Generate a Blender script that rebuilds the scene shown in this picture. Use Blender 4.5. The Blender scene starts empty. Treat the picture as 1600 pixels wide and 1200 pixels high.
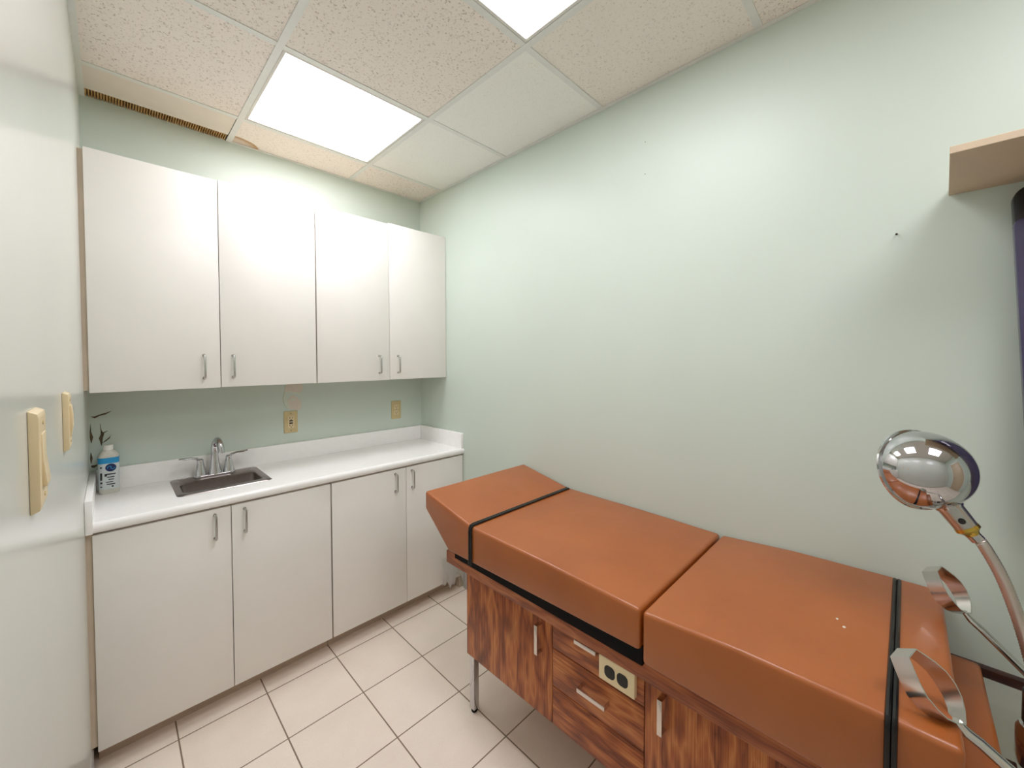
import bpy, bmesh, math, random
from mathutils import Vector, Matrix, Euler
random.seed(7)
PI = math.pi
S = bpy.context.scene
COL = S.collection

# room, metres.  camera stands at x = 0, y = 0
XL, XR, YB, YF, ZC = -0.075, 1.552, 2.478, -1.70, 2.5626


# ------------------------------------------------------------------ materials
def lin(r, g, b):
    f = lambda c: (c / 12.92 if c <= 0.04045 else ((c + 0.055) / 1.055) ** 2.4)
    return (f(r / 255), f(g / 255), f(b / 255), 1)


class NT:
    def __init__(s, name):
        s.m = bpy.data.materials.new(name)
        s.m.use_nodes = True
        s.t = s.m.node_tree
        s.b = s.t.nodes['Principled BSDF']

    def n(s, typ, **kw):
        nd = s.t.nodes.new(typ)
        for k, v in kw.items():
            if k in ('in_',):
                for kk, vv in v.items():
                    nd.inputs[kk].default_value = vv
            else:
                setattr(nd, k, v)
        return nd

    def l(s, a, b):
        s.t.links.new(a, b)

    def coords(s, scale=(1, 1, 1)):
        tc = s.n('ShaderNodeTexCoord')
        mp = s.n('ShaderNodeMapping')
        mp.inputs['Scale'].default_value = scale
        s.l(tc.outputs['Object'], mp.inputs['Vector'])
        return mp.outputs['Vector']

    def noise(s, vec, scale, detail=2, rough=.5):
        nd = s.n('ShaderNodeTexNoise')
        nd.inputs['Scale'].default_value = scale
        nd.inputs['Detail'].default_value = detail
        nd.inputs['Roughness'].default_value = rough
        s.l(vec, nd.inputs['Vector'])
        return nd.outputs['Fac']

    def ramp(s, fac, stops, interp='LINEAR'):
        nd = s.n('ShaderNodeValToRGB')
        nd.color_ramp.interpolation = interp
        e = nd.color_ramp.elements
        while len(e) < len(stops):
            e.new(0.5)
        for i, (p, c) in enumerate(stops):
            e[i].position = p
            e[i].color = c
        s.l(fac, nd.inputs['Fac'])
        return nd.outputs['Color']

    def math(s, op, a, b=None, c=None):
        nd = s.n('ShaderNodeMath', operation=op)
        for i, v in enumerate((a, b, c)):
            if v is None:
                continue
            if hasattr(v, 'links'):
                s.l(v, nd.inputs[i])
            else:
                nd.inputs[i].default_value = v
        return nd.outputs[0]

    def mix(s, fac, a, b):
        nd = s.n('ShaderNodeMix', data_type='RGBA')
        if hasattr(fac, 'links'):
            s.l(fac, nd.inputs[0])
        else:
            nd.inputs[0].default_value = fac
        for v, i in ((a, 6), (b, 7)):
            if hasattr(v, 'links'):
                s.l(v, nd.inputs[i])
            else:
                nd.inputs[i].default_value = v
        return nd.outputs[2]

    def bump(s, h, strength, dist=0.002):
        nd = s.n('ShaderNodeBump')
        nd.inputs['Strength'].default_value = strength
        nd.inputs['Distance'].default_value = dist
        s.l(h, nd.inputs['Height'])
        s.l(nd.outputs['Normal'], s.b.inputs['Normal'])

    def set(s, col=None, rough=None, metal=None, spec=None, coat=None):
        if col is not None:
            if hasattr(col, 'links'):
                s.l(col, s.b.inputs['Base Color'])
            else:
                s.b.inputs['Base Color'].default_value = col
        if rough is not None:
            if hasattr(rough, 'links'):
                s.l(rough, s.b.inputs['Roughness'])
            else:
                s.b.inputs['Roughness'].default_value = rough
        if metal is not None:
            s.b.inputs['Metallic'].default_value = metal
        if spec is not None:
            s.b.inputs['Specular IOR Level'].default_value = spec
        if coat is not None:
            s.b.inputs['Coat Weight'].default_value = coat
        return s


def plain(name, rgb, rough=.5, metal=0, spec=.5, var=.04, vs=30, bump=0):
    m = NT(name)
    v = m.coords()
    n = m.noise(v, vs, 3)
    c = lin(*rgb)
    d = tuple(x * (1 - var) for x in c[:3]) + (1,)
    e = tuple(min(1, x * (1 + var)) for x in c[:3]) + (1,)
    m.set(m.ramp(n, [(.3, d), (.7, e)]), rough, metal, spec)
    if bump:
        m.bump(n, bump)
    return m.m


def paint(name, rgb, rough, bump=.05):
    m = NT(name)
    v = m.coords()
    n = m.noise(v, 2.2, 3)
    c = lin(*rgb)
    d = tuple(x * .975 for x in c[:3]) + (1,)
    m.set(m.ramp(n, [(.35, d), (.65, c)]), rough, 0, .5)
    f = m.noise(v, 260, 2)
    m.bump(f, bump, .001)
    return m.m


def wood(name, axis, dark, mid, light, seed=0.):
    """walnut printed laminate; grain runs along the given object axis"""
    m = NT(name)
    sc = [1, 1, 1]
    for i in range(3):
        sc[i] = 1.6 if i == axis else 7.0
    tc = m.n('ShaderNodeTexCoord')
    add = m.n('ShaderNodeVectorMath', operation='ADD')
    add.inputs[1].default_value = (seed, seed * 1.7, seed * .6)
    m.l(tc.outputs['Object'], add.inputs[0])
    mp = m.n('ShaderNodeMapping')
    mp.inputs['Scale'].default_value = sc
    m.l(add.outputs[0], mp.inputs['Vector'])
    v = mp.outputs['Vector']
    w = m.noise(v, 1.6, 3, .55)
    rings = m.math('FRACT', m.math('MULTIPLY', w, 5.0))
    tri = m.math('ABSOLUTE', m.math('SUBTRACT', m.math('MULTIPLY', rings, 2), 1))
    mp2 = m.n('ShaderNodeMapping')
    mp2.inputs['Scale'].default_value = [x * (1.2 if x == 1.6 else 20) for x in sc]
    m.l(add.outputs[0], mp2.inputs['Vector'])
    fine = m.noise(mp2.outputs['Vector'], 2.0, 5, .7)
    f = m.math('ADD', m.math('MULTIPLY', tri, .30), m.math('MULTIPLY', fine, .72))
    col = m.ramp(f, [(.30, lin(*dark)), (.52, lin(*mid)), (.78, lin(*light))])
    kn = m.n('ShaderNodeTexVoronoi')
    kn.inputs['Scale'].default_value = 3.2
    mp3 = m.n('ShaderNodeMapping')
    mp3.inputs['Scale'].default_value = [1.0 if x == 1.6 else 1.9 for x in sc]
    m.l(add.outputs[0], mp3.inputs['Vector'])
    m.l(mp3.outputs['Vector'], kn.inputs['Vector'])
    kf = m.ramp(kn.outputs['Distance'], [(.0, (1, 1, 1, 1)), (.2, (0, 0, 0, 1))])
    col = m.mix(m.math('MULTIPLY', kf, .55), col, lin(58, 26, 16))
    m.set(col, .42, 0, .4)
    m.bump(f, .05, .001)
    return m.m


M = {}
M['wall'] = paint('mint_wall_paint', (201, 213, 203), .42)
M['wall_left'] = paint('mint_semi_gloss_paint', (214, 217, 210), .20, .02)
M['melamine'] = plain('white_melamine', (238, 235, 230), .36, var=.012, vs=6)
M['laminate'] = plain('white_countertop_laminate', (248, 247, 246), .18, var=.015, vs=40)
M['beige'] = plain('beige_edge_board', (206, 190, 170), .55, var=.05, vs=12)
M['kick'] = plain('toe_kick_board', (196, 178, 160), .6, var=.06, vs=10)
M['chrome'] = plain('chrome', (205, 205, 208), .06, 1, var=.01)
M['satin'] = plain('satin_nickel', (196, 195, 193), .26, 1, var=.02)
M['steel'] = plain('brushed_stainless', (150, 140, 136), .30, 1, var=.05, vs=60)
M['brass'] = plain('brass', (212, 178, 84), .22, 1, var=.04)
M['black'] = plain('black_rubber', (6, 5, 6), .55, spec=.12, var=.15)
M['strap'] = plain('black_vinyl_strap', (8, 6, 7), .25, var=.2, vs=80)
M['ivory'] = plain('ivory_plastic', (222, 203, 164), .35, var=.02)
M['almond'] = plain('almond_plastic', (203, 184, 136), .4, var=.03)
M['cream'] = plain('cream_plate_plastic', (236, 216, 176), .4, var=.02)
M['slot'] = plain('socket_dark', (24, 20, 18), .5, var=.1)
M['tee'] = plain('white_ceiling_tee', (222, 224, 220), .4, var=.02)
M['lightframe'] = plain('white_light_frame', (216, 214, 208), .35, var=.02)
M['plaster'] = plain('plaster_filler', (214, 204, 192), .8, var=.03, vs=50)
M['crack'] = plain('bare_wall_crack', (92, 78, 58), .8, var=.2, vs=70)
M['flake'] = plain('peeled_paint', (205, 212, 198), .5, var=.04)
M['deck'] = plain('plenum_deck', (120, 112, 100), .8, var=.1)
M['tan'] = plain('tan_painted_board', (204, 184, 158), .5, var=.02)
M['screen'] = plain('dark_violet_glass', (66, 60, 90), .16, var=.15, vs=5)
M['bezel'] = plain('black_bezel', (10, 9, 12), .3, var=.1)
M['base'] = plain('grey_vinyl_base', (176, 172, 168), .4, var=.03)
M['door'] = plain('painted_door', (196, 176, 150), .4, var=.03, vs=8)
M['bottle'] = plain('milky_plastic', (208, 206, 196), .3, var=.02)
M['cap'] = plain('white_cap', (238, 236, 230), .3, var=.01)
M['lblue'] = plain('label_blue', (36, 150, 208), .35, var=.03)
M['lnavy'] = plain('label_navy', (18, 40, 92), .35, var=.05)
M['lwhite'] = plain('label_white', (206, 214, 214), .35, var=.02)
M['lblack'] = plain('label_print_black', (34, 32, 40), .4, var=.05)
M['screw'] = plain('dark_screw', (70, 64, 58), .4, 1, var=.05)
M['neckdark'] = plain('black_lamp_socket', (22, 22, 26), .25, var=.1)

_w = ((104, 48, 26), (164, 88, 45), (210, 138, 78))
M['dark_wood'] = wood('dark_walnut', 1, (44, 20, 16), (62, 29, 22), (80, 42, 32), seed=7.7)
M['wood_v'] = wood('walnut_laminate_upright_grain', 2, *_w, seed=.0)
M['wood_h'] = wood('walnut_laminate_level_grain', 1, *_w, seed=2.3)
M['wood_rail'] = wood('walnut_rail', 1, (112, 54, 30), (160, 88, 50), (188, 118, 72), seed=5.1)

# leather-look vinyl
m = NT('brown_vinyl')
v = m.coords()
n = m.noise(v, 5, 4)
m.set(m.ramp(n, [(.3, lin(155, 83, 33)), (.7, lin(165, 91, 37))]), .36, 0, .6, .15)
h = m.math('ADD', m.noise(v, 9, 3), m.math('MULTIPLY', m.noise(v, 500, 2), .03))
m.bump(h, .35, .006)
M['vinyl'] = m.m

# chair-pull style bright aluminium
M['stirrup'] = plain('satin_stirrup_steel', (222, 220, 218), .20, 1, var=.01)
M['alu'] = plain('brushed_aluminium_pull', (214, 206, 198), .25, 1, var=.02)

# braided flexible neck
m = NT('braided_chrome_neck')
m.set(lin(220, 212, 207), .45, 1)
M['braid'] = m.m

# floor tiles: beige ceramic with grey-brown joints
m = NT('beige_ceramic_floor_tiles')
tc = m.n('ShaderNodeTexCoord')
sp = m.n('ShaderNodeSeparateXYZ')
m.l(tc.outputs['Object'], sp.inputs[0])
TS = .2955


def joint(axis, off):
    u = m.math('DIVIDE', m.math('SUBTRACT', sp.outputs[axis], off), TS)
    fr = m.math('FRACT', u)
    d = m.math('MINIMUM', fr, m.math('SUBTRACT', 1.0, fr))
    return m.math('LESS_THAN', d, .0085), m.math('FLOOR', u)


gx, ix = joint(0, .7438 - 10 * TS)
gy, iy = joint(1, 1.9660 - 20 * TS)
g = m.math('MAXIMUM', gx, gy)
cell = m.n('ShaderNodeCombineXYZ')
m.l(ix, cell.inputs[0])
m.l(iy, cell.inputs[1])
wn = m.n('ShaderNodeTexWhiteNoise', noise_dimensions='3D')
m.l(cell.outputs[0], wn.inputs['Vector'])
n1 = m.noise(tc.outputs['Object'], 7, 4)
n2 = m.noise(tc.outputs['Object'], 160, 3)
t = m.math('ADD', m.math('ADD', m.math('MULTIPLY', n1, .45), m.math('MULTIPLY', n2, .35)), m.math('MULTIPLY', wn.outputs['Value'], .15))
tile = m.ramp(t, [(.25, lin(236, 222, 208)), (.7, lin(249, 237, 225))])
col = m.mix(g, tile, lin(138, 120, 103))
m.set(col, m.math('ADD', .34, m.math('MULTIPLY', g, .4)), 0, .45)
m.bump(m.math('ADD', m.math('MULTIPLY', g, -1.0), m.math('MULTIPLY', n2, .08)), .5, .0015)
M['floor'] = m.m


def ceiling_mat(name, base, pit, amount, stain=False):
    m = NT(name)
    v = m.coords()
    a = m.noise(v, 118, 3, .6)
    b = m.noise(v, 210, 2, .5)
    pits = m.math('MULTIPLY', m.ramp(a, [(.545, (0, 0, 0, 1)), (.62, (1, 1, 1, 1))]), m.ramp(b, [(.47, (0, 0, 0, 1)), (.56, (1, 1, 1, 1))]))
    pits = m.math('MULTIPLY', pits, amount)
    speck = m.ramp(m.noise(v, 330, 2), [(.3, lin(*[x * .965 for x in base])), (.7, lin(*base))])
    col = m.mix(pits, speck, lin(*pit))
    if stain:
        # water mark: tan ring with a paler inside
        tc = m.n('ShaderNodeTexCoord')
        dv = m.n('ShaderNodeVectorMath', operation='SUBTRACT')
        dv.inputs[1].default_value = (.425, 2.475, 2.56)
        m.l(tc.outputs['Object'], dv.inputs[0])
        ml = m.n('ShaderNodeVectorMath', operation='MULTIPLY')
        ml.inputs[1].default_value = (1 / .150, 1 / .088, 0)
        m.l(dv.outputs[0], ml.inputs[0])
        ln = m.n('ShaderNodeVectorMath', operation='LENGTH')
        m.l(ml.outputs[0], ln.inputs[0])
        d = m.math('ADD', ln.outputs['Value'], m.math('MULTIPLY', m.math('SUBTRACT', m.noise(v, 14, 3), .5), .25))
        ring = m.ramp(d, [(.0, (.35, .35, .35, 1)), (.6, (.40, .40, .40, 1)), (.93, (.95, .95, .95, 1)), (1.0, (0, 0, 0, 1))])
        col = m.mix(ring, col, lin(176, 138, 92))
    m.set(col, .85, 0, .2)
    m.bump(m.math('MULTIPLY', pits, -1.0), .5, .002)
    return m.m


M['pitted'] = ceiling_mat('pitted_ceiling_tile', (240, 233, 226), (165, 150, 138), .7)
M['stained'] = ceiling_mat('water_stained_ceiling_tile', (240, 233, 226), (165, 150, 138), .45, True)
M['smooth'] = ceiling_mat('fine_ceiling_tile', (241, 242, 237), (206, 202, 196), .25)
M['speckled'] = ceiling_mat('speckled_ceiling_tile', (239, 234, 227), (190, 180, 172), .55)
M['whitepanel'] = plain('bare_white_panel', (224, 216, 206), .6, var=.02, vs=20)

m = NT('rusty_ribbed_strip')
tc = m.n('ShaderNodeTexCoord')
n = m.noise(tc.outputs['Object'], 40, 3)
m.set(m.ramp(n, [(.3, lin(150, 112, 62)), (.7, lin(196, 160, 104))]), .6)
M['ribbed'] = m.m


def emit(name, strength, rgb=(1, 1, 1)):
    m = NT(name)
    m.set((.9, .9, .9, 1), .5)
    m.b.inputs['Emission Color'].default_value = (*rgb, 1)
    m.b.inputs['Emission Strength'].default_value = strength
    return m.m


M['lens'] = emit('lit_acrylic_lens', 11.9, (1.0, .985, 1.035))
M['lens_dim'] = emit('lit_acrylic_lens_weaker', 11.2, (1.0, .985, 1.035))  # same lens, set to a slightly lower emission strength


# ------------------------------------------------------------------ builders
def box(bm, x0, x1, y0, y1, z0, z1, bev=0, seg=2):
    r = bmesh.ops.create_cube(bm, size=1)
    vs = r['verts']
    for q in vs:
        q.co = Vector(((x0 + x1) / 2 + q.co.x * (x1 - x0), (y0 + y1) / 2 + q.co.y * (y1 - y0), (z0 + z1) / 2 + q.co.z * (z1 - z0)))
    if bev:
        es = list({e for q in vs for e in q.link_edges})
        bmesh.ops.bevel(bm, geom=es, offset=bev, segments=seg, profile=.5, affect='EDGES')
    return vs


def prism(bm, pts, axis, a, b, bev=0, seg=3):
    """extrude a closed outline; pts are the two other coordinates in xyz order"""
    def mk(p, t):
        c = list(p)
        c.insert(axis, t)
        return bm.verts.new(c)
    A = [mk(p, a) for p in pts]
    B = [mk(p, b) for p in pts]
    fs = [bm.faces.new(A), bm.faces.new(B[::-1])]
    n = len(pts)
    for i in range(n):
        fs.append(bm.faces.new((A[i], B[i], B[(i + 1) % n], A[(i + 1) % n])))
    bmesh.ops.recalc_face_normals(bm, faces=fs)
    if bev:
        es = list({e for q in A + B for e in q.link_edges})
        bmesh.ops.bevel(bm, geom=es, offset=bev, segments=seg, profile=.5, affect='EDGES', clamp_overlap=True)


def tube(bm, pts, r, seg=12, cap=True, flat=None):
    """round bar through points; r is a number or one per point; flat=(scale, vector) squashes the section"""
    P = [Vector(p) for p in pts]
    n = len(P)
    R = r if hasattr(r, '__len__') else [r] * n
    rings = []
    prev = None
    for i in range(n):
        if i == 0:
            d = P[1] - P[0]
        elif i == n - 1:
            d = P[-1] - P[-2]
        else:
            d = (P[i + 1] - P[i]).normalized() + (P[i] - P[i - 1]).normalized()
        d.normalize()
        if prev is None:
            u = d.orthogonal().normalized()
        else:
            u = (prev - d * prev.dot(d)).normalized()
        prev = u
        w = d.cross(u)
        ring = []
        for k in range(seg):
            a = 2 * PI * k / seg
            o = (u * math.cos(a) + w * math.sin(a)) * R[i]
            if flat:
                fv = Vector(flat[1]).normalized()
                o = o - fv * o.dot(fv) * (1 - flat[0])
            ring.append(bm.verts.new(P[i] + o))
        rings.append(ring)
    for i in range(n - 1):
        for k in range(seg):
            bm.faces.new((rings[i][k], rings[i][(k + 1) % seg], rings[i + 1][(k + 1) % seg], rings[i + 1][k]))
    if cap:
        bm.faces.new(rings[0][::-1])
        bm.faces.new(rings[-1])


def lathe(bm, prof, mat=None, seg=32, closed=False):
    """prof = [(radius, height)] about z, then placed by a matrix"""
    mat = mat or Matrix()
    rings = []
    for r, z in prof:
        if r < 1e-6:
            rings.append([bm.verts.new(mat @ Vector((0, 0, z)))])
        else:
            rings.append([bm.verts.new(mat @ Vector((r * math.cos(2 * PI * k / seg), r * math.sin(2 * PI * k / seg), z))) for k in range(seg)])
    fs = []
    for a, b in zip(rings, rings[1:]):
        for k in range(seg):
            k2 = (k + 1) % seg
            if len(a) == 1 and len(b) == 1:
                continue
            if len(a) == 1:
                fs.append(bm.faces.new((a[0], b[k2], b[k])))
            elif len(b) == 1:
                fs.append(bm.faces.new((a[k], a[k2], b[0])))
            else:
                fs.append(bm.faces.new((a[k], a[k2], b[k2], b[k])))
    if len(rings[0]) > 1:
        fs.append(bm.faces.new(rings[0][::-1]))
    if len(rings[-1]) > 1:
        fs.append(bm.faces.new(rings[-1]))
    bmesh.ops.recalc_face_normals(bm, faces=fs)


def frame_to(o, d, up=(0, 0, 1)):
    """matrix whose z axis points along d, placed at o"""
    d = Vector(d).normalized()
    q = d.to_track_quat('Z', 'Y')
    return Matrix.Translation(Vector(o)) @ q.to_matrix().to_4x4()


def tag(o, label=None, cat=None, group=None, kind=None):
    if label: o['label'] = label
    if cat: o['category'] = cat
    if group: o['group'] = group
    if kind: o['kind'] = kind
    return o


ORG = {}


def thing(name, loc, label, cat, group=None):
    o = bpy.data.objects.new(name, None)
    o.empty_display_size = .1
    COL.objects.link(o)
    o.location = loc
    ORG[o] = Vector(loc)
    return tag(o, label, cat, group)


def obj(name, bm, mat, parent=None, angle=35):
    """link a bmesh (built in room coordinates) as one mesh object"""
    me = bpy.data.meshes.new(name)
    org = ORG.get(parent, Vector()) if parent else Vector()
    if org.length:
        bmesh.ops.translate(bm, verts=bm.verts, vec=-org)
    bm.to_mesh(me)
    bm.free()
    for p in me.polygons:
        p.use_smooth = True
    me.set_sharp_from_angle(angle=math.radians(angle))
    me.materials.append(M[mat] if isinstance(mat, str) else mat)
    o = bpy.data.objects.new(name, me)
    COL.objects.link(o)
    if parent:
        o.parent = parent
        ORG[o] = org
    return o


def B(*a, **k):
    bm = bmesh.new()
    box(bm, *a, **k)
    return bm


def struct(name, bm, mat, parent=None, **k):
    o = obj(name, bm, mat, parent, **k)
    if not parent:
        o['kind'] = 'structure'
    return o


# ------------------------------------------------------------------ room shell
T = .1
struct('floor', B(XL - T, XR + T, YF - T, YB + T, -T, 0), 'floor')
wall_back = struct('wall_back', B(XL - T, XR + T, YB, YB + T, 0, 2.80), 'wall')
struct('wall_left', B(XL - T, XL, YF, YB, 0, 2.80), 'wall_left')
wall_right = struct('wall_right', B(XR, XR + T, YF, YB, 0, 2.80), 'wall')
struct('wall_front', B(XL - T, XR + T, YF - T, YF, 0, 2.80), 'wall')

# baseboards
bm = bmesh.new()
prism(bm, [(XL, 0), (XL + .010, 0), (XL + .006, .012), (XL + .005, .084), (XL + .002, .09), (XL, .09)], 1, YF, 2.02)
struct('baseboard_left', bm, 'base')
bm = bmesh.new()
prism(bm, [(XR, 0), (XR - .010, 0), (XR - .006, .012), (XR - .005, .084), (XR - .002, .09), (XR, .09)], 1, YF, 1.99)
struct('baseboard_right', bm, 'base')

# a door behind the camera
d = struct('door_1', B(.35, 1.20, YF, YF + .03, .005, 2.05, bev=.003), 'door')
bm = bmesh.new()
box(bm, .29, .345, YF, YF + .045, 0, 2.11, bev=.004)
box(bm, 1.205, 1.26, YF, YF + .045, 0, 2.11, bev=.004)
box(bm, .29, 1.26, YF, YF + .045, 2.055, 2.11, bev=.004)
obj('door_frame', bm, 'tee', d)
bm = bmesh.new()
tube(bm, [(.42, YF + .03, 1.0), (.42, YF + .08, 1.0), (.42, YF + .085, 1.0), (.54, YF + .085, 1.0)], .010)
obj('door_handle', bm, 'satin', d)

# ------------------------------------------------------------------ ceiling
CX = [XL, .438, 1.050, XR]
CY = [YF, -1.466, -.854, -.242, .370, .982, 1.594, 2.206, YB]
ceiling = struct('ceiling', B(XL, XR, YF, YB, 2.74, 2.80), 'deck')
lights = [(1, 6), (1, 4), (1, 2)]
smooth_cells = {(2, 6): 'smooth', (2, 5): 'smooth', (2, 4): 'speckled', (1, 7): 'stained'}
for i in range(3):
    for j in range(8):
        if (i, j) in lights or (i, j) == (0, 7):
            continue
        obj('ceiling_tile', B(CX[i] + .002, CX[i + 1] - .002, CY[j] + .002, CY[j + 1] - .002, ZC + .002, ZC + .016), smooth_cells.get((i, j), 'pitted'), ceiling)
# the cut cell over the sink corner: a bare white panel and an open slot with a ribbed rusty strip
obj('ceiling_panel', B(XL + .014, .424, 2.219, 2.408, ZC + .001, ZC + .006), 'whitepanel', ceiling)
bm = bmesh.new()
nr = 54
for k in range(nr):
    x0 = XL + .016 + k * (.482 / nr)
    x1 = x0 + .482 / nr
    prism(bm, [(x0, ZC + .012), (x0 + (x1 - x0) * .3, ZC + .0015), (x0 + (x1 - x0) * .7, ZC + .0015), (x1, ZC + .012), (x1, ZC + .018), (x0, ZC + .018)], 1, 2.4085, YB - .001)
obj('ribbed_strip', bm, 'ribbed', ceiling)

# tee grid
bm = bmesh.new()
W = .012
for x in CX[1:3]:
    box(bm, x - W, x + W, YF, YB, ZC - .0015, ZC + .0015)
    box(bm, x - .001, x + .001, YF, YB, ZC + .0015, ZC + .03)
for y in CY[1:8]:
    for a, b in ((CX[0], CX[1] - W), (CX[1] + W, CX[2] - W), (CX[2] + W, CX[3])):
        box(bm, a, b, y - W, y + W, ZC - .0008, ZC + .0018)
struct('trim_1', bm, 'tee')
bm = bmesh.new()
box(bm, XL, XL + .018, YF, YB, ZC - .0020, ZC + .0005)
box(bm, XR - .018, XR, YF, YB, ZC - .0020, ZC + .0005)
box(bm, CX[1], XR - .018, YB - .014, YB, ZC - .0020, ZC + .0005)
struct('trim_2', bm, 'tee')

LBL = ['square lit ceiling panel nearest the back wall, above the cabinets',
       'lit ceiling panel cut off by the top of the picture, nearer the camera',
       'lit ceiling panel behind the camera, farthest from the cabinets']
for (i, j), lb in zip(lights, LBL):
    x0, x1, y0, y1 = CX[i] + W + .001, CX[i + 1] - W - .001, CY[j] + W + .001, CY[j + 1] - W - .001
    t = thing('ceiling_light', ((x0 + x1) / 2, (y0 + y1) / 2, ZC), lb, 'ceiling light', 'square ceiling lights')
    bm = bmesh.new()
    w = .012
    for a in ((x0, x1, y0, y0 + w), (x0, x1, y1 - w, y1), (x0, x0 + w, y0 + w, y1 - w), (x1 - w, x1, y0 + w, y1 - w)):
        box(bm, *a, ZC - .0005, ZC + .02, bev=.0015)
    box(bm, x0, x1, y0, y1, ZC + .02, ZC + .09)
    obj('frame', bm, 'lightframe', t)
    obj('diffuser', B(x0 + w, x1 - w, y0 + w, y1 - w, ZC + .004, ZC + .008), 'lens' if j == 6 else 'lens_dim', t)

# ------------------------------------------------------------------ wall damage
def ribbon(pts, wid, y, thick=.0012):
    """irregular flat chip on the back wall: pts (x, z), half widths"""
    bm = bmesh.new()
    top, bot = [], []
    for (x, z), w in zip(pts, wid):
        top.append((x, z + w))
        bot.append((x, z - w))
    prism(bm, top + bot[::-1], 1, y - thick, y + .0005)
    return bm


def vribbon(pts, wid, y, thick=.0012):
    bm = bmesh.new()
    a = [(x - w, z) for (x, z), w in zip(pts, wid)]
    b = [(x + w, z) for (x, z), w in zip(pts, wid)]
    prism(bm, a + b[::-1], 1, y - thick, y + .0005)
    return bm


obj('paint_crack', ribbon([(-.066, 1.213), (-.055, 1.209), (-.040, 1.217), (-.022, 1.222), (-.004, 1.232)], [.0005, .004, .003, .0035, .0005], YB), 'crack', wall_back)
obj('paint_crack', vribbon([(-.068, 1.180), (-.0685, 1.150), (-.066, 1.125), (-.067, 1.100)], [.0005, .002, .005, .001], YB), 'crack', wall_back)
obj('paint_crack', vribbon([(-.040, 1.180), (-.037, 1.150), (-.033, 1.135), (-.038, 1.118), (-.037, 1.085)], [.0005, .0015, .005, .006, .001], YB), 'crack', wall_back)
obj('paint_crack', ribbon([(-.033, 1.136), (-.027, 1.141), (-.017, 1.147)], [.004, .0025, .0005], YB), 'crack', wall_back)
obj('paint_crack', ribbon([(-.036, 1.095), (-.024, 1.104), (-.012, 1.116), (-.008, 1.128)], [.0005, .003, .003, .0005], YB), 'crack', wall_back)
obj('paint_crack', vribbon([(-.069, 1.060), (-.068, 1.035), (-.069, 1.012)], [.0005, .004, .001], YB), 'crack', wall_back)
obj('paint_crack', ribbon([(-.069, 1.000), (-.060, .998), (-.050, 1.004)], [.004, .006, .001], YB), 'crack', wall_back)


def blob(cx, cz, rx, rz, seed, y=YB, thick=.0018, n=26):
    rnd = random.Random(seed)
    ph = [rnd.uniform(0, 6.28) for _ in range(4)]
    pts = []
    for k in range(n):
        a = 2 * PI * k / n
        r = 1 + .10 * math.sin(2 * a + ph[0]) + .08 * math.sin(3 * a + ph[1]) + .05 * math.sin(5 * a + ph[2])
        pts.append((cx + rx * r * math.cos(a), cz + rz * r * math.sin(a)))
    bm = bmesh.new()
    prism(bm, pts, 1, y - thick, y + .0005)
    return bm


obj('plaster_patch', blob(.722, 1.298, .042, .045, 3), 'plaster', wall_back)
obj('plaster_patch', blob(.720, 1.205, .038, .042, 11), 'plaster', wall_back)
obj('paint_flake', vribbon([(.676, 1.275), (.674, 1.24), (.682, 1.20), (.694, 1.172)], [.003, .009, .010, .003], YB, .004), 'flake', wall_back)
obj('paint_flake', ribbon([(.674, 1.268), (.70, 1.272), (.74, 1.262), (.755, 1.254)], [.002, .006, .006, .002], YB, .004), 'flake', wall_back)
obj('paint_flake', ribbon([(.698, 1.226), (.712, 1.229), (.728, 1.227)], [.002, .006, .002], YB, .005), 'flake', wall_back)

# screw and two old holes in the right wall
t = thing('wall_screw', (XR, .0253, 1.804), 'tiny bare screw sticking out of the right green wall left of the tan board', 'screw')
bm = bmesh.new()
tube(bm, [(XR + .002, .0253, 1.806), (XR - .018, .0253, 1.802)], .0018, 8)
tube(bm, [(XR - .018, .0253, 1.802), (XR - .021, .0253, 1.8015)], .0028, 10)
obj('shank', bm, 'screw', t)
for z in (2.3457, 2.2156):
    bm = bmesh.new()
    tube(bm, [(XR + .001, .780, z), (XR - .0006, .780, z)], .0018, 8)
    obj('nail_hole', bm, 'screw', wall_right)


# ------------------------------------------------------------------ cabinets
def pull(z0, z1, x, yface, door, out=.028):
    bm = bmesh.new()
    y1 = yface - out
    pts = [(x, yface, z1), (x, y1 + .007, z1), (x, y1 + .002, z1 - .002), (x, y1, z1 - .008), (x, y1, z0 + .008), (x, y1 + .002, z0 + .002), (x, y1 + .007, z0), (x, yface, z0)]
    tube(bm, pts, .0044, 10)
    for z in (z0, z1):
        tube(bm, [(x, yface, z), (x, yface - .003, z)], .0065, 12)
    o = obj('handle', bm, 'satin', door)
    tag(o, 'satin metal bow pull')


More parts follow.
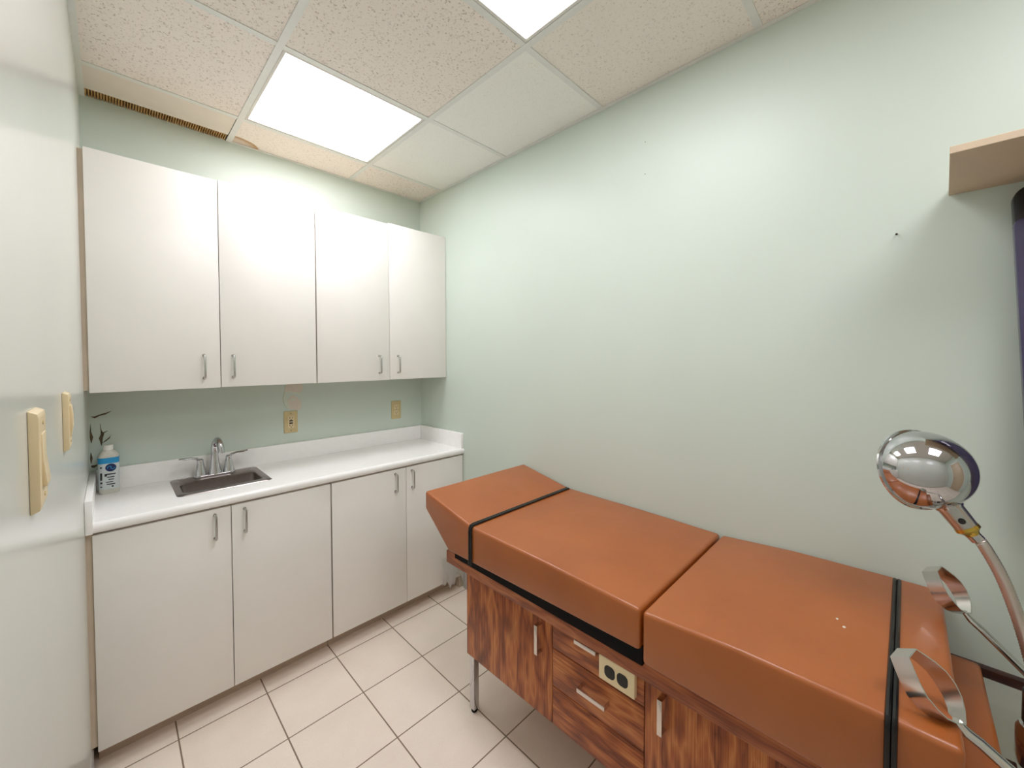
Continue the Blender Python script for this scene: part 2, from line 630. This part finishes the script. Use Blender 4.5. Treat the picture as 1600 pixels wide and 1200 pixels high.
def upper_cabinet(x0, x1, doors, label, filler=None):
    yb = YB - .0005
    t = thing('wall_cabinet', ((x0 + x1) / 2, yb, 1.335), label, 'cabinet', 'white wall cabinets over the counter')
    bm = bmesh.new()
    th = .016
    box(bm, x0, x0 + th, 2.1925, yb, 1.338, 2.238)
    box(bm, x1 - th, x1, 2.1925, yb, 1.338, 2.238)
    box(bm, x0 + th, x1 - th, 2.1925, yb, 1.338, 1.338 + th)
    box(bm, x0 + th, x1 - th, 2.1925, yb, 2.238 - th, 2.238)
    box(bm, x0 + th, x1 - th, yb - .006, yb, 1.338 + th, 2.238 - th)
    box(bm, x0 + th, x1 - th, 2.22, yb - .006, 1.78, 1.796)
    obj('body', bm, 'beige', t)
    if filler:
        obj('filler_strip', B(filler[0], filler[1], 2.186, 2.200, 1.340, 2.236), 'beige', t)
    for a, b, hx, dz in doors:
        d = obj('door', B(a, b, 2.173, 2.1915, 1.3325 + dz * .3, 2.2435 + dz, bev=.0012), 'melamine', t)
        pull(1.376, 1.474, hx, 2.173, d)
    return t


upper_cabinet(-.0600, .7430, [(-.0600, .3385, .281, -.002), (.3415, .7405, .385, .002)],
              'white two-door wall cabinet at left, above the sink', filler=(XL, -.0605))
upper_cabinet(.7470, XR - .001, [(.7465, 1.1475, 1.084, .001), (1.1500, XR - .002, 1.201, .008)],
              'white two-door wall cabinet at right, touching the green right wall')


def base_cabinet(x0, x1, doors, label, filler=None):
    yb = YB - .0005
    t = thing('base_cabinet', ((x0 + x1) / 2, yb, 0), label, 'cabinet', 'white base cabinets under the counter')
    bm = bmesh.new()
    th = .016
    y0 = 2.0195
    for a, b in ((x0, x0 + th), (x1 - th, x1)):
        prism(bm, [(y0, .092), (y0, .852), (yb, .852), (yb, 0), (2.0905, 0), (2.0905, .092)], 0, a, b)
    box(bm, x0 + th, x1 - th, y0, yb, .092, .108)
    box(bm, x0 + th, x1 - th, yb - .006, yb, .108, .852)
    box(bm, x0 + th, x1 - th, y0, y0 + .016, .800, .852)
    obj('body', bm, 'beige', t)
    obj('toe_kick', B(x0, x1, 2.0765, 2.0900, .0005, .0915), 'kick', t)
    if filler:
        obj('filler_strip', B(filler[0], filler[1], 2.010, 2.024, .095, .850), 'beige', t)
    ds = []
    for a, b, hx in doors:
        d = obj('door', B(a, b, 2.000, 2.0185, .0790, .8460, bev=.0012), 'melamine', t)
        pull(.727, .823, hx, 2.000, d)
        ds.append(d)
    return t, ds


base_cabinet(-.0585, .7400, [(-.0585, .3365, .283), (.3395, .7380, .385)],
             'white two-door base cabinet at left, under the sink', filler=(XL, -.059))
bt, bd = base_cabinet(.7440, XR - .001, [(.7450, 1.1485, 1.083), (1.1515, XR - .003, 1.1855)],
                      'white two-door base cabinet at right, partly behind the exam table')
# torn facing hanging at the foot of the last door
bm = bmesh.new()
NX, NZ = 26, 12
grid = []
rnd = random.Random(5)
for j in range(NZ + 1):
    row = []
    for i in range(NX + 1):
        u, w = i / NX, j / NZ
        x = 1.385 + .160 * u
        low = .060 + .020 * math.sin(u * 11) + .012 * math.sin(u * 29 + 1) + .040 * max(0, 1 - abs(u - .78) / .16)
        z = low + (.235 - low) * w
        y = 1.9975 - (.004 + .020 * math.sin(PI * min(1, w * 1.1)) * (.35 + .65 * abs(math.sin(u * 8 + w * 3)))) * (1 - w) ** .7
        row.append(bm.verts.new((x, y, z)))
    grid.append(row)
for j in range(NZ):
    for i in range(NX):
        bm.faces.new((grid[j][i], grid[j][i + 1], grid[j + 1][i + 1], grid[j + 1][i]))
bmesh.ops.solidify(bm, geom=bm.faces[:], thickness=.0012)
o = obj('torn_facing', bm, 'melamine', bd[1], angle=80)
tag(o, 'crumpled torn white facing at the foot of the door')
obj('end_panel', B(XR - .030, XR - .0005, 2.008, 2.0760, .0005, .075), 'beige', bt)

# ------------------------------------------------------------------ countertop
ZT = .890
ct = thing('countertop', (.74, 2.2, ZT), 'long white laminate countertop with backsplash over the base cabinets', 'countertop')
SX0, SX1, SY0, SY1 = .190, .510, 2.138, 2.424      # cut-out for the sink
bm = bmesh.new()
yf, zb = 1.985, .856
nose = [(2.10, ZT), (yf + .030, ZT), (yf + .026, ZT + .0025), (yf + .016, ZT + .0025)]
for k in range(9):
    a = PI / 2 + k * PI / 8
    nose.append((yf + .012 + .0155 * math.cos(a) * .8, (ZT + zb) / 2 + .001 + ((ZT - zb) / 2 + .0015) * math.sin(a)))
nose += [(yf + .04, zb), (yf + .04, zb + .004), (2.10, zb + .004)]
x0, x1 = XL + .0005, XR - .0005
prism(bm, nose, 0, x0, x1)
box(bm, x0, SX0, 2.0999, YB - .001, zb + .004, ZT)
box(bm, SX1, x1, 2.0999, YB - .001, zb + .004, ZT)
box(bm, SX0, SX1, 2.0999, SY0, zb + .004, ZT)
box(bm, SX0, SX1, SY1, YB - .001, zb + .004, ZT)
obj('worktop', bm, 'laminate', ct, angle=25)
obj('backsplash', B(x0 + .0195, x1 - .0195, YB - .020, YB - .0008, ZT, .984, bev=.002), 'laminate', ct)
obj('side_splash', B(x1 - .019, x1, yf + .006, YB - .0008, .858, .986, bev=.002), 'laminate', ct)
obj('side_splash', B(x0, x0 + .019, yf - .004, YB - .0008, .857, .974, bev=.002), 'laminate', ct)

# ------------------------------------------------------------------ sink and faucet
def rrect(cx, cy, hx, hy, r, n=6):
    pts = []
    for sx, sy, a0 in ((1, 1, 0), (-1, 1, PI / 2), (-1, -1, PI), (1, -1, 3 * PI / 2)):
        for k in range(n + 1):
            a = a0 + k * PI / 2 / n
            pts.append((cx + sx * (hx - r) + r * math.cos(a), cy + sy * (hy - r) + r * math.sin(a)))
    return pts


sink = thing('sink', (.35, 2.28, ZT), 'small stainless steel drop-in sink set in the white counter', 'sink')
bm = bmesh.new()
loops = [(rrect(.350, 2.2785, .1725, .1575, .022), ZT + .0006), (rrect(.350, 2.2785, .1700, .1550, .022), ZT + .0030),
         (rrect(.348, 2.2505, .1500, .0880, .030), ZT + .0026), (rrect(.348, 2.2505, .1455, .0835, .028), ZT - .0010),
         (rrect(.348, 2.2505, .1380, .0770, .028), ZT - .085), (rrect(.348, 2.2505, .1200, .0600, .03), ZT - .110), (rrect(.348, 2.2505, .020, .020, .019), ZT - .114)]
rings = [[bm.verts.new((x, y, z)) for x, y in L] for L, z in loops]
for a, b in zip(rings, rings[1:]):
    for k in range(len(a)):
        bm.faces.new((a[k], a[(k + 1) % len(a)], b[(k + 1) % len(a)], b[k]))
obj('basin', bm, 'steel', sink, angle=40)
bm = bmesh.new()
lathe(bm, [(.026, -.002), (.026, .002), (.019, .003), (.017, -.001), (.0, -.001)], Matrix.Translation((.348, 2.2505, ZT - .1135)), 24)
obj('drain', bm, 'chrome', sink)

FX, FY, FZ = .342, 2.392, ZT + .0032
fc = thing('faucet', (FX, FY, FZ), 'chrome two-handle faucet with a curved spout behind the sink', 'faucet')
bm = bmesh.new()
prism(bm, rrect(FX, FY, .082, .026, .024), 2, FZ, FZ + .012, bev=.004)
obj('base_plate', bm, 'chrome', fc)
bm = bmesh.new()
lathe(bm, [(.027, .011), (.026, .02), (.021, .05), (.0165, .09), (.0145, .118)], Matrix.Translation((FX, FY, FZ)), 24)
arc = [(FX, FY, FZ + .115)]
for k in range(13):
    a = PI - k * (PI * .93) / 12
    arc.append((FX + .014 * k / 12, FY - .038 - .038 * math.cos(a) * 1.0, FZ + .135 + .040 * math.sin(a)))
arc.append((FX + .016, FY - .078, FZ + .118))
tube(bm, arc, [.0145] * 4 + [.014] * 5 + [.0135] * 4 + [.0135, .0130], 16)
obj('spout', bm, 'chrome', fc)
for s in (-1, 1):
    hx = FX + s * .0555
    bm = bmesh.new()
    lathe(bm, [(.024, .011), (.0235, .018), (.0205, .035), (.0150, .062), (.0120, .078), (.0125, .084), (.008, .090), (0, .0915)], Matrix.Translation((hx, FY, FZ)), 24)
    tube(bm, [(hx, FY, FZ + .080), (hx + s * .014, FY - .003, FZ + .094), (hx + s * .035, FY - .008, FZ + .100), (hx + s * .060, FY - .013, FZ + .101), (hx + s * .078, FY - .017, FZ + .104)],
         [.0085, .008, .0075, .0090, .0060], 12, flat=(.6, (0, 0, 1)))
    obj('lever_handle', bm, 'chrome', fc)

# ------------------------------------------------------------------ bottle on the counter
BX, BY, BZ = -.0165, 2.418, ZT + .0003
bt = thing('bottle', (BX, BY, BZ), 'white plastic bottle with a blue label in the left counter corner', 'bottle')
bm = bmesh.new()
prof = [(.0295, .0195, 0), (.0315, .0215, .004), (.0318, .0218, .05), (.0318, .0218, .150), (.0305, .0205, .162), (.022, .017, .175), (.0135, .0135, .181), (.0130, .0130, .188)]
rings = []
for hx, hy, z in prof:
    r = min(hx, hy) * .85
    rings.append([bm.verts.new((x, y, BZ + z)) for x, y in rrect(BX, BY, hx, hy, r, 5)])
for a, b in zip(rings, rings[1:]):
    for k in range(len(a)):
        bm.faces.new((a[k], a[(k + 1) % len(a)], b[(k + 1) % len(a)], b[k]))
bm.faces.new(rings[0][::-1])
bm.faces.new(rings[-1])
body = obj('body', bm, 'bottle', bt, angle=50)
bm = bmesh.new()
lathe(bm, [(.0150, .183), (.0152, .200), (.0145, .2025), (0, .2025)], Matrix.Translation((BX, BY, BZ)), 24)
obj('cap', bm, 'cap', bt)


def shell(z0, z1, mat, name, parent, off=.0005, u0=0.0, u1=1.0):
    """wrap of label around the bottle body between two heights"""
    bm = bmesh.new()
    L = rrect(BX, BY, .0318 + off, .0218 + off, .0188, 5)
    n = len(L)
    ks = [k for k in range(n + 1) if u0 <= k / n <= u1]
    A = [bm.verts.new((*L[k % n], BZ + z0)) for k in ks]
    C = [bm.verts.new((*L[k % n], BZ + z1)) for k in ks]
    for i in range(len(ks) - 1):
        bm.faces.new((A[i], A[i + 1], C[i + 1], C[i]))
    return obj(name, bm, mat, parent)


lab = shell(.020, .135, 'lwhite', 'label', bt)
tag(lab, 'printed label with blue band, navy roundel and dark lines of text')
shell(.128, .152, 'lblue', 'label_band', lab, .0010)
fy = BY - .0218 - .0012


def pr(x0, x1, z0, z1, mat, name):
    obj(name, B(BX + x0, BX + x1, fy, fy + .0008, BZ + z0, BZ + z1), mat, lab)


bm = bmesh.new()
lathe(bm, [(.0165, 0), (.0165, .0008), (0, .0008)], frame_to((BX + .006, fy + .0006, BZ + .110), (0, -1, 0)), 28)
obj('roundel', bm, 'lnavy', lab)
bm = bmesh.new()
for c, a0, a1, r in ((-.002, .3, 3.6, .006), (.008, 2.6, 6.2, .006)):
    pts = [(BX + .004 + c + r * math.cos(a0 + (a1 - a0) * k / 10), fy - .0004, BZ + .110 + r * math.sin(a0 + (a1 - a0) * k / 10)) for k in range(11)]
    tube(bm, pts, .0012, 6)
obj('roundel_swirl', bm, 'lblue', lab)
for a in ((-.013, .020, .080, .085), (-.013, -.006, .074, .080), (-.006, .016, .068, .072), (-.002, .014, .058, .062), (-.010, .012, .048, .051), (-.008, .018, .038, .042), (.007, .013, .027, .033), (-.026, -.020, .060, .090), (-.026, -.020, .045, .052), (-.026, -.021, .030, .034), (-.026, -.020, .110, .116)):
    pr(*a, 'lblack', 'print_line')


# ------------------------------------------------------------------ outlets on the back wall
def outlet(cx, cz, label, gfci):
    t = thing('wall_outlet', (cx, YB, cz), label, 'outlet', 'almond outlets over the counter')
    hw, hh = .0350, .0610
    obj('cover_plate', B(cx - hw, cx + hw, YB - .006, YB - .0002, cz - hh, cz + hh, bev=.0025), 'almond', t)
    y = YB - .006
    if gfci:
        r = obj('receptacle', B(cx - .0165, cx + .0165, y - .0025, y + .001, cz - .034, cz + .034, bev=.0008), 'ivory', t)
        for dz in (.007, -.006):
            obj('button', B(cx - .009, cx + .009, y - .0045, y - .002, cz + dz - .0035, cz + dz + .0035, bev=.0006), 'slot', r)
        zz = (.021, -.021)
    else:
        zz = (.0195, -.0195)
        r = None
        for dz in zz:
            bm = bmesh.new()
            prism(bm, rrect(cx, cz + dz, .0165, .0145, .010), 1, y - .002, y + .001)
            r = obj('receptacle', bm, 'ivory', t)
    for dz in zz:
        bm = bmesh.new()
        for dx, h in ((-.0065, .0042), (.0065, .0035)):
            box(bm, cx + dx - .0012, cx + dx + .0012, y - .0030, y - .001, cz + dz + .003 - h, cz + dz + .003 + h)
        tube(bm, [(cx, y - .0030, cz + dz - .0075), (cx, y - .001, cz + dz - .0075)], .0026, 10)
        obj('slots', bm, 'slot', r)
    for dz in ((.048, -.048) if gfci else (0,)):
        bm = bmesh.new()
        tube(bm, [(cx, y - .0010, cz + dz), (cx, y + .001, cz + dz)], .003, 10)
        obj('cover_screw', bm, 'satin', t)


outlet(.7025, 1.102, 'almond outlet with dark test buttons below the plaster patch', True)
outlet(1.3515, 1.110, 'plain almond duplex outlet near the right wall corner', False)


# ------------------------------------------------------------------ light switches on the left wall
def switch(y0, y1, z0, z1, label, tilt):
    t = thing('light_switch', (XL, (y0 + y1) / 2, (z0 + z1) / 2), label, 'light switch', 'ivory rocker switches on the left wall')
    zc = (z0 + z1) / 2
    bm = bmesh.new()
    prism(bm, [(XL + .0002, z0), (XL + .0085, z0 + .004), (XL + .0095, z0 + .010), (XL + .0095, z1 - .010), (XL + .0085, z1 - .004), (XL + .0002, z1)], 1, y0, y1, bev=.001, seg=2)
    obj('cover_plate', bm, 'ivory', t)
    w = (y1 - y0) * .26
    ym = (y0 + y1) / 2
    bm = bmesh.new()
    xo = XL + .0085
    if tilt:
        pf = [(xo, zc - .034), (xo + .0052, zc - .034), (xo + .0055, zc - .030), (xo + .0025, zc + .002), (xo + .0022, zc + .034), (xo, zc + .034)]
    else:
        pf = [(xo, zc - .034), (xo + .0025, zc - .034), (xo + .0052, zc - .012), (xo + .0055, zc + .010), (xo + .0035, zc + .034), (xo, zc + .034)]
    prism(bm, pf, 1, ym - w, ym + w, bev=.0006, seg=2)
    obj('rocker', bm, 'ivory', t)
    for z in (z0 + .018, z1 - .018):
        bm = bmesh.new()
        tube(bm, [(xo + .0005, ym, z), (xo + .0018, ym, z)], .003, 10)
        obj('cover_screw', bm, 'almond', t)


switch(.778, .852, 1.263, 1.394, 'ivory rocker switch on the left wall, the one nearer the camera', True)
switch(1.270, 1.342, 1.262, 1.388, 'ivory rocker switch on the left wall, nearer the cabinets', False)

# ------------------------------------------------------------------ exam table
tb = thing('exam_table', (1.25, .60, 0), 'brown vinyl exam table with walnut cabinet and chrome legs along the right wall', 'exam table')
XP = .985      # face of doors and drawers
XC = .930      # front of cushions
XW = 1.545     # rear, against the wall
obj('cabinet_body', B(XP + .019, XW - .01, -.052, 1.249, .270, .612), 'wood_h', tb)


def aluminium_pull(ax, a, b, c, face, parent, out=.028):
    """flat strap pull; ax 'z' upright at y=c between z a..b, ax 'y' level at z=c between y a..b"""
    bm = bmesh.new()
    h = .0065
    x1 = face - out
    if ax == 'z':
        box(bm, x1, x1 + .003, c - h, c + h, a, b, bev=.0012)
        box(bm, x1 + .002, face, c - h, c + h, a, a + .003)
        box(bm, x1 + .002, face, c - h, c + h, b - .003, b)
    else:
        box(bm, x1, x1 + .003, a, b, c - h, c + h, bev=.0012)
        box(bm, x1 + .002, face, a, a + .003, c - h, c + h)
        box(bm, x1 + .002, face, b - .003, b, c - h, c + h)
    o = obj('handle', bm, 'alu', parent)
    tag(o, 'bright flat aluminium pull')


d = obj('door', B(XP, XP + .018, .8060, 1.2490, .268, .612, bev=.001), 'wood_v', tb)
aluminium_pull('z', .484, .582, .8545, XP, d)
d = obj('door', B(XP, XP + .018, -.050, .4860, .268, .612, bev=.001), 'wood_v', tb)
aluminium_pull('z', .497, .590, .4335, XP, d)
for z0, z1, pz in ((.268, .3935, None), (.3960, .5190, .4645), (.5215, .612, .6010)):
    d = obj('drawer', B(XP, XP + .018, .4885, .8035, z0, z1, bev=.001), 'wood_h', tb)
    if pz:
        aluminium_pull('y', .594, .690, pz, XP, d) if pz < .5 else aluminium_pull('y', .630, .706, pz, XP, d, .020)
pl = obj('outlet_plate', B(XP - .016, XP, .508, .620, .537, .607, bev=.002), 'cream', tb)
for y in (.5840, .5440):
    bm = bmesh.new()
    L = rrect(y, .571, .0165, .0172, .0125)
    prism(bm, L, 0, XP - .0175, XP - .0155)
    obj('receptacle', bm, 'slot', pl)
obj('top_rail', B(.962, XW - .003, -.060, 1.3545, .6125, .6620, bev=.0015), 'wood_rail', tb)
bm = bmesh.new()
prism(bm, [(.475, .6625), (1.275, .6625), (1.275, .6880), (.475, .7150)], 0, .946, XW - .012)
obj('cushion_base', bm, 'black', tb)


def cushion(profile, x0, x1, name, bev=.016):
    bm = bmesh.new()
    prism(bm, profile, 0, x0, x1, bev=bev, seg=4)
    o = obj(name, bm, 'vinyl', tb, angle=60)
    return o


c1 = cushion([(.4750, .7080), (.4750, .8180), (.80, .8270), (1.10, .8290), (1.160, .8310), (1.464, .8920), (1.464, .8160), (1.298, .6870)], XC, XW, 'back_cushion', .011)
c2 = cushion([(-.0760, .6720), (-.0780, .8370), (.02, .8375), (.25, .8330), (.4680, .8165), (.4680, .6800)], XC, XW, 'seat_cushion', .011)


for fx, fy, fr in ((1.2025, .1079, .0028), (1.1764, .0926, .0036)):
    bm = bmesh.new()
    lathe(bm, [(fr, 0), (fr * .8, .0006), (0, .0007)], Matrix.Translation((fx, fy, .8358)) @ Matrix.Diagonal((1.5, 1, 1, 1)), 9)
    tag(obj('worn_spot', bm, 'plaster', c2), 'tiny pale worn spot')


def strap(y, hw, ztop, zbot, parent):
    bm = bmesh.new()
    o = .0035
    x0, x1 = XC - o, XW - .002
    for s in (-1, 1):
        yc = y + s * hw * .5
        pts = [(x0, yc, zbot)]
        pts += [(x0, yc, ztop - .018), (x0 + .002, yc, ztop - .006), (x0 + .007, yc, ztop + .001), (x0 + .018, yc, ztop + o), (x1 - .02, yc, ztop + o), (x1, yc, ztop - .012)]
        tube(bm, pts, hw * .56, 8, flat=None)
    obj('strap', bm, 'strap', parent)


strap(1.153, .0090, .8305, .6850, c1)
strap(.0085, .0085, .8350, .6730, c2)
LEG = .0135
for x, y in ((1.026, 1.2540), (1.030, .02), (1.500, 1.2360), (1.500, .02)):
    L = obj('leg', B(x - LEG, x + LEG, y - LEG, y + LEG, .014, .270, bev=.002), 'chrome', tb)
    bm = bmesh.new()
    lathe(bm, [(.011, 0), (.013, .004), (.013, .014), (0, .014)], Matrix.Translation((x, y, 0)), 16)
    obj('rubber_foot', bm, 'black', L)
# pull-out foot section
bm = bmesh.new()
prism(bm, [(1.02, -.1420), (1.475, -.1420), (1.475, -.0800), (1.02, -.0800)], 2, .640, .712, bev=.010, seg=3)
obj('foot_cushion', bm, 'vinyl', tb, angle=60)
obj('foot_board', B(1.00, 1.50, -.150, -.0605, .612, .6395, bev=.001), 'wood_rail', tb)
obj('foot_frame', B(1.26, 1.31, -.178, -.0605, .560, .6115, bev=.001), 'dark_wood', tb)
bm = bmesh.new()
box(bm, 1.470, 1.490, -.300, -.0605, .682, .704, bev=.001)
box(bm, 1.470, 1.490, -.0790, -.0605, .612, .682)
obj('stirrup_bar', bm, 'dark_wood', tb)


def stirrup(cx, tip, base, end, hw, band, parent, tw=.010):
    """bent flat band forming a pointed loop, on a flat arm; tip, base, end are (y, z)"""
    T0, B0, E0 = Vector((cx, *tip)), Vector((cx, *base)), Vector((cx, *end))
    d = (T0 - B0)
    Lh = d.length
    d.normalize()
    side = Vector((.80, 0, .60))
    side = (side - d * side.dot(d)).normalized()
    up = side.cross(d)
    if up.z < 0:
        up.negate()
    # half outline from base to tip: (along, width)
    pts = [(0, .010), (.10, .45), (.22, .78), (.38, .96), (.55, 1.0), (.72, .84), (.88, .58), (1.0, .36)]
    out = [(a * Lh, w * hw) for a, w in pts]
    loop = [(a, w) for a, w in out] + [(a, -w) for a, w in out[::-1]]
    n = len(loop)
    bm = bmesh.new()
    th = .0022
    rings = []
    for i, (a, w) in enumerate(loop):
        pa, na = loop[i - 1], loop[(i + 1) % n]
        tg = Vector((na[0] - pa[0], na[1] - pa[1])).normalized()
        nrm = Vector((-tg.y, tg.x)) * -1
        bw = band * (.7 + .3 * min(1, a / (Lh * .35)))
        c = B0 + d * a + side * w
        o = (d * nrm.x + side * nrm.y) * th
        rings.append([bm.verts.new(c - up * bw * .5), bm.verts.new(c + up * bw * .5), bm.verts.new(c + o + up * bw * .5), bm.verts.new(c + o - up * bw * .5)])
    for i in range(n):
        p, q = rings[i], rings[(i + 1) % n]
        for k in range(4):
            bm.faces.new((p[k], p[(k + 1) % 4], q[(k + 1) % 4], q[k]))
    bmesh.ops.recalc_face_normals(bm, faces=bm.faces)
    s = obj('stirrup', bm, 'stirrup', parent, angle=50)
    bm = bmesh.new()
    arm = (E0 - B0)
    au = Vector((1, 0, 0)).cross(arm.normalized())
    st = B0 + d * .006
    tube(bm, [st, B0 - d * .008 + arm * .02, B0 + arm * .15, B0 + arm * .6, E0], [tw * .7, tw, tw * 1.05, tw * 1.15, tw * 1.2], 12, flat=(.65, au))
    obj('stirrup_arm', bm, 'stirrup', s)


stirrup(1.000, (-.004, .9220), (-.0740, .8350), (-.235, .7230), .0380, .034, tb, .0115)
stirrup(1.440, (-.0540, .9260), (-.1130, .8370), (-.285, .6620), .0380, .034, tb, .0105)
bm = bmesh.new()
box(bm, .975, 1.490, -.305, -.285, .655, .700, bev=.002)
box(bm, .990, 1.010, -.290, -.225, .690, .728, bev=.002)
obj('stirrup_bracket', bm, 'chrome', tb)

# ------------------------------------------------------------------ gooseneck lamp
LX = 1.30
LC = Vector((LX, -.030, 1.203))
lp = thing('gooseneck_lamp', (LX + .02, -.215, 0), 'chrome gooseneck exam lamp with a polished dome shade at the foot of the table', 'lamp')
ax = Vector((-.66, -.64, .22)).normalized()     # from the opening to the crown
R = .0865
bm = bmesh.new()
prof = []
for k in range(20):
    a = k / 19 * PI * .53
    prof.append((R * math.sin(a), R * 1.02 * math.cos(a)))
prof += [(R * 1.045, prof[-1][1] - .001), (R * 1.055, prof[-1][1] - .005), (R * 1.015, prof[-1][1] - .007)]
inner = [(max(0, r - .003), z - .003) for r, z in prof[:20]]
prof = prof + inner[::-1]
lathe(bm, prof, frame_to(LC, ax), 48)
bmesh.ops.remove_doubles(bm, verts=bm.verts, dist=1e-5)
sh = obj('lamp_shade', bm, 'chrome', lp, angle=40)
tag(sh, 'polished chrome dome shade')
J0 = Vector((LX, -.0760, 1.1240))
J1 = Vector((LX, -.1030, 1.0840))
jd = (J1 - J0).normalized()
bm = bmesh.new()
tube(bm, [LC + (J0 - LC) * .62, J0 - jd * .004], [.032, .0250], 20)
obj('socket_boss', bm, 'chrome', lp)
bm = bmesh.new()
tube(bm, [J0 - jd * .006, J0 + jd * .020, J1 - jd * .006], [.0225, .0215, .0205], 20)
jb = obj('joint', bm, 'satin', lp)
bm = bmesh.new()
tube(bm, [J0 + jd * .022 + Vector((-.0200, -.003, 0)), J0 + jd * .022 + Vector((-.0235, -.003, .0005))], .0060, 12)
obj('joint_screw', bm, 'slot', jb)
bm = bmesh.new()
tube(bm, [J1 - jd * .008, J1 - jd * .001, J1 + jd * .006, J1 + jd * .014], [.0215, .0218, .0140, .0115], 18)
obj('joint_collar', bm, 'brass', lp)
ctrl = [J1 + jd * .010, Vector((LX, -.1240, 1.058)), Vector((LX + .004, -.1500, 1.000)), Vector((LX + .008, -.1700, .935)), Vector((LX + .012, -.1860, .870)), Vector((LX + .017, -.200, .80)), Vector((LX + .02, -.212, .745))]


def spline(P, n=10):
    out = []
    for i in range(len(P) - 1):
        p0, p1, p2, p3 = P[max(i - 1, 0)], P[i], P[i + 1], P[min(i + 2, len(P) - 1)]
        for k in range(n):
            t = k / n
            out.append(.5 * ((2 * p1) + (-p0 + p2) * t + (2 * p0 - 5 * p1 + 4 * p2 - p3) * t * t + (-p0 + 3 * p1 - 3 * p2 + p3) * t ** 3))
    out.append(P[-1])
    return out


path = spline(ctrl, 24)
bm = bmesh.new()
tube(bm, path, [.0112 if i % 2 else .0098 for i in range(len(path))], 12)
obj('flexible_neck', bm, 'braid', lp, angle=80)
bm = bmesh.new()
tube(bm, [ctrl[0], ctrl[0].lerp(ctrl[1], .55)], .0125, 16)
obj('neck_ferrule', bm, 'chrome', lp)
PX, PY = LX + .02, -.215
bm = bmesh.new()
lathe(bm, [(.024, .70), (.031, .703), (.031, .765), (.020, .775), (0, .775)], Matrix.Translation((PX, PY, 0)), 24)
obj('switch_housing', bm, 'neckdark', lp)
bm = bmesh.new()
lathe(bm, [(.020, .600), (.036, .612), (.039, .63), (.039, .685), (.034, .696), (.024, .70), (0, .70)], Matrix.Translation((PX, PY, 0)), 28)
obj('collar', bm, 'stirrup', lp)
bm = bmesh.new()
lathe(bm, [(.0130, .03), (.0130, .600), (0, .600)], Matrix.Translation((PX, PY, 0)), 20)
obj('pole', bm, 'cap', lp)
bm = bmesh.new()
lathe(bm, [(.120, 0), (.122, .008), (.110, .020), (.03, .030), (.016, .036), (0, .036)], Matrix.Translation((PX, PY, 0)), 32)
obj('base', bm, 'chrome', lp)

# ------------------------------------------------------------------ right edge: tan board and dark panel
bm = bmesh.new()
prism(bm, [(1.2370, -.0575), (XR - .0002, -.0720), (XR - .0002, -1.05), (1.2370, -1.05)], 2, 1.8850, 1.9000, bev=.0008, seg=1)
o = obj('wall_shelf', bm, 'tan')
tag(o, 'tan board shelf on the right wall, seen from below at the picture edge', 'shelf')

mt = thing('wall_monitor', (1.50, -.46, 1.45), 'dark violet flat panel with black rounded corners under the tan shelf', 'screen')
bm = bmesh.new()
prism(bm, rrect(-.4500, 1.450, .2850, .4200, .030, 6), 0, 1.475, 1.505, bev=.004, seg=2)
A = Matrix.Translation((1.41, -.4660, 1.65)) @ Euler((math.radians(-3.2), 0, 0)).to_matrix().to_4x4() @ Matrix.Translation((-1.41, .45, -1.65))
bmesh.ops.transform(bm, matrix=A, verts=bm.verts)
obj('housing', bm, 'bezel', mt)
bm = bmesh.new()
prism(bm, rrect(-.4500, 1.405, .2858, .3900, .012, 4), 0, 1.4735, 1.5000, bev=.003, seg=2)
bmesh.ops.transform(bm, matrix=A, verts=bm.verts)
obj('glass', bm, 'screen', mt)
obj('wall_bracket', B(1.5045, XR - .0005, -.51, -.41, 1.40, 1.50, bev=.003), 'bezel', mt)

# ------------------------------------------------------------------ camera, world, view
cam = bpy.data.cameras.new('camera')
co = bpy.data.objects.new('camera', cam)
COL.objects.link(co)
co.location = (0, 0, 1.4595)
yaw, pitch, roll = .7949, -.0252, -.0017
co.rotation_euler = (Matrix.Rotation(-yaw, 3, 'Z') @ Matrix.Rotation(PI / 2 + pitch, 3, 'X') @ Matrix.Rotation(roll, 3, 'Z')).to_euler()
cam.sensor_fit = 'HORIZONTAL'
cam.sensor_width = 36
cam.lens = 620.8094 / 1600 * 36
cam.shift_x = (800 - 806.99) / 1600
cam.shift_y = (575.312 - 600) / 1600
cam.clip_start = .01
S.camera = co

w = bpy.data.worlds.new('world')
w.use_nodes = True
w.node_tree.nodes['Background'].inputs[0].default_value = (.5, .52, .55, 1)
w.node_tree.nodes['Background'].inputs[1].default_value = .2
S.world = w
S.view_settings.view_transform = 'Standard'
S.view_settings.look = 'None'
S.view_settings.gamma = 1
S.view_settings.exposure = 0.0
S.cycles.max_bounces = 14
S.cycles.diffuse_bounces = 8
S.cycles.glossy_bounces = 6
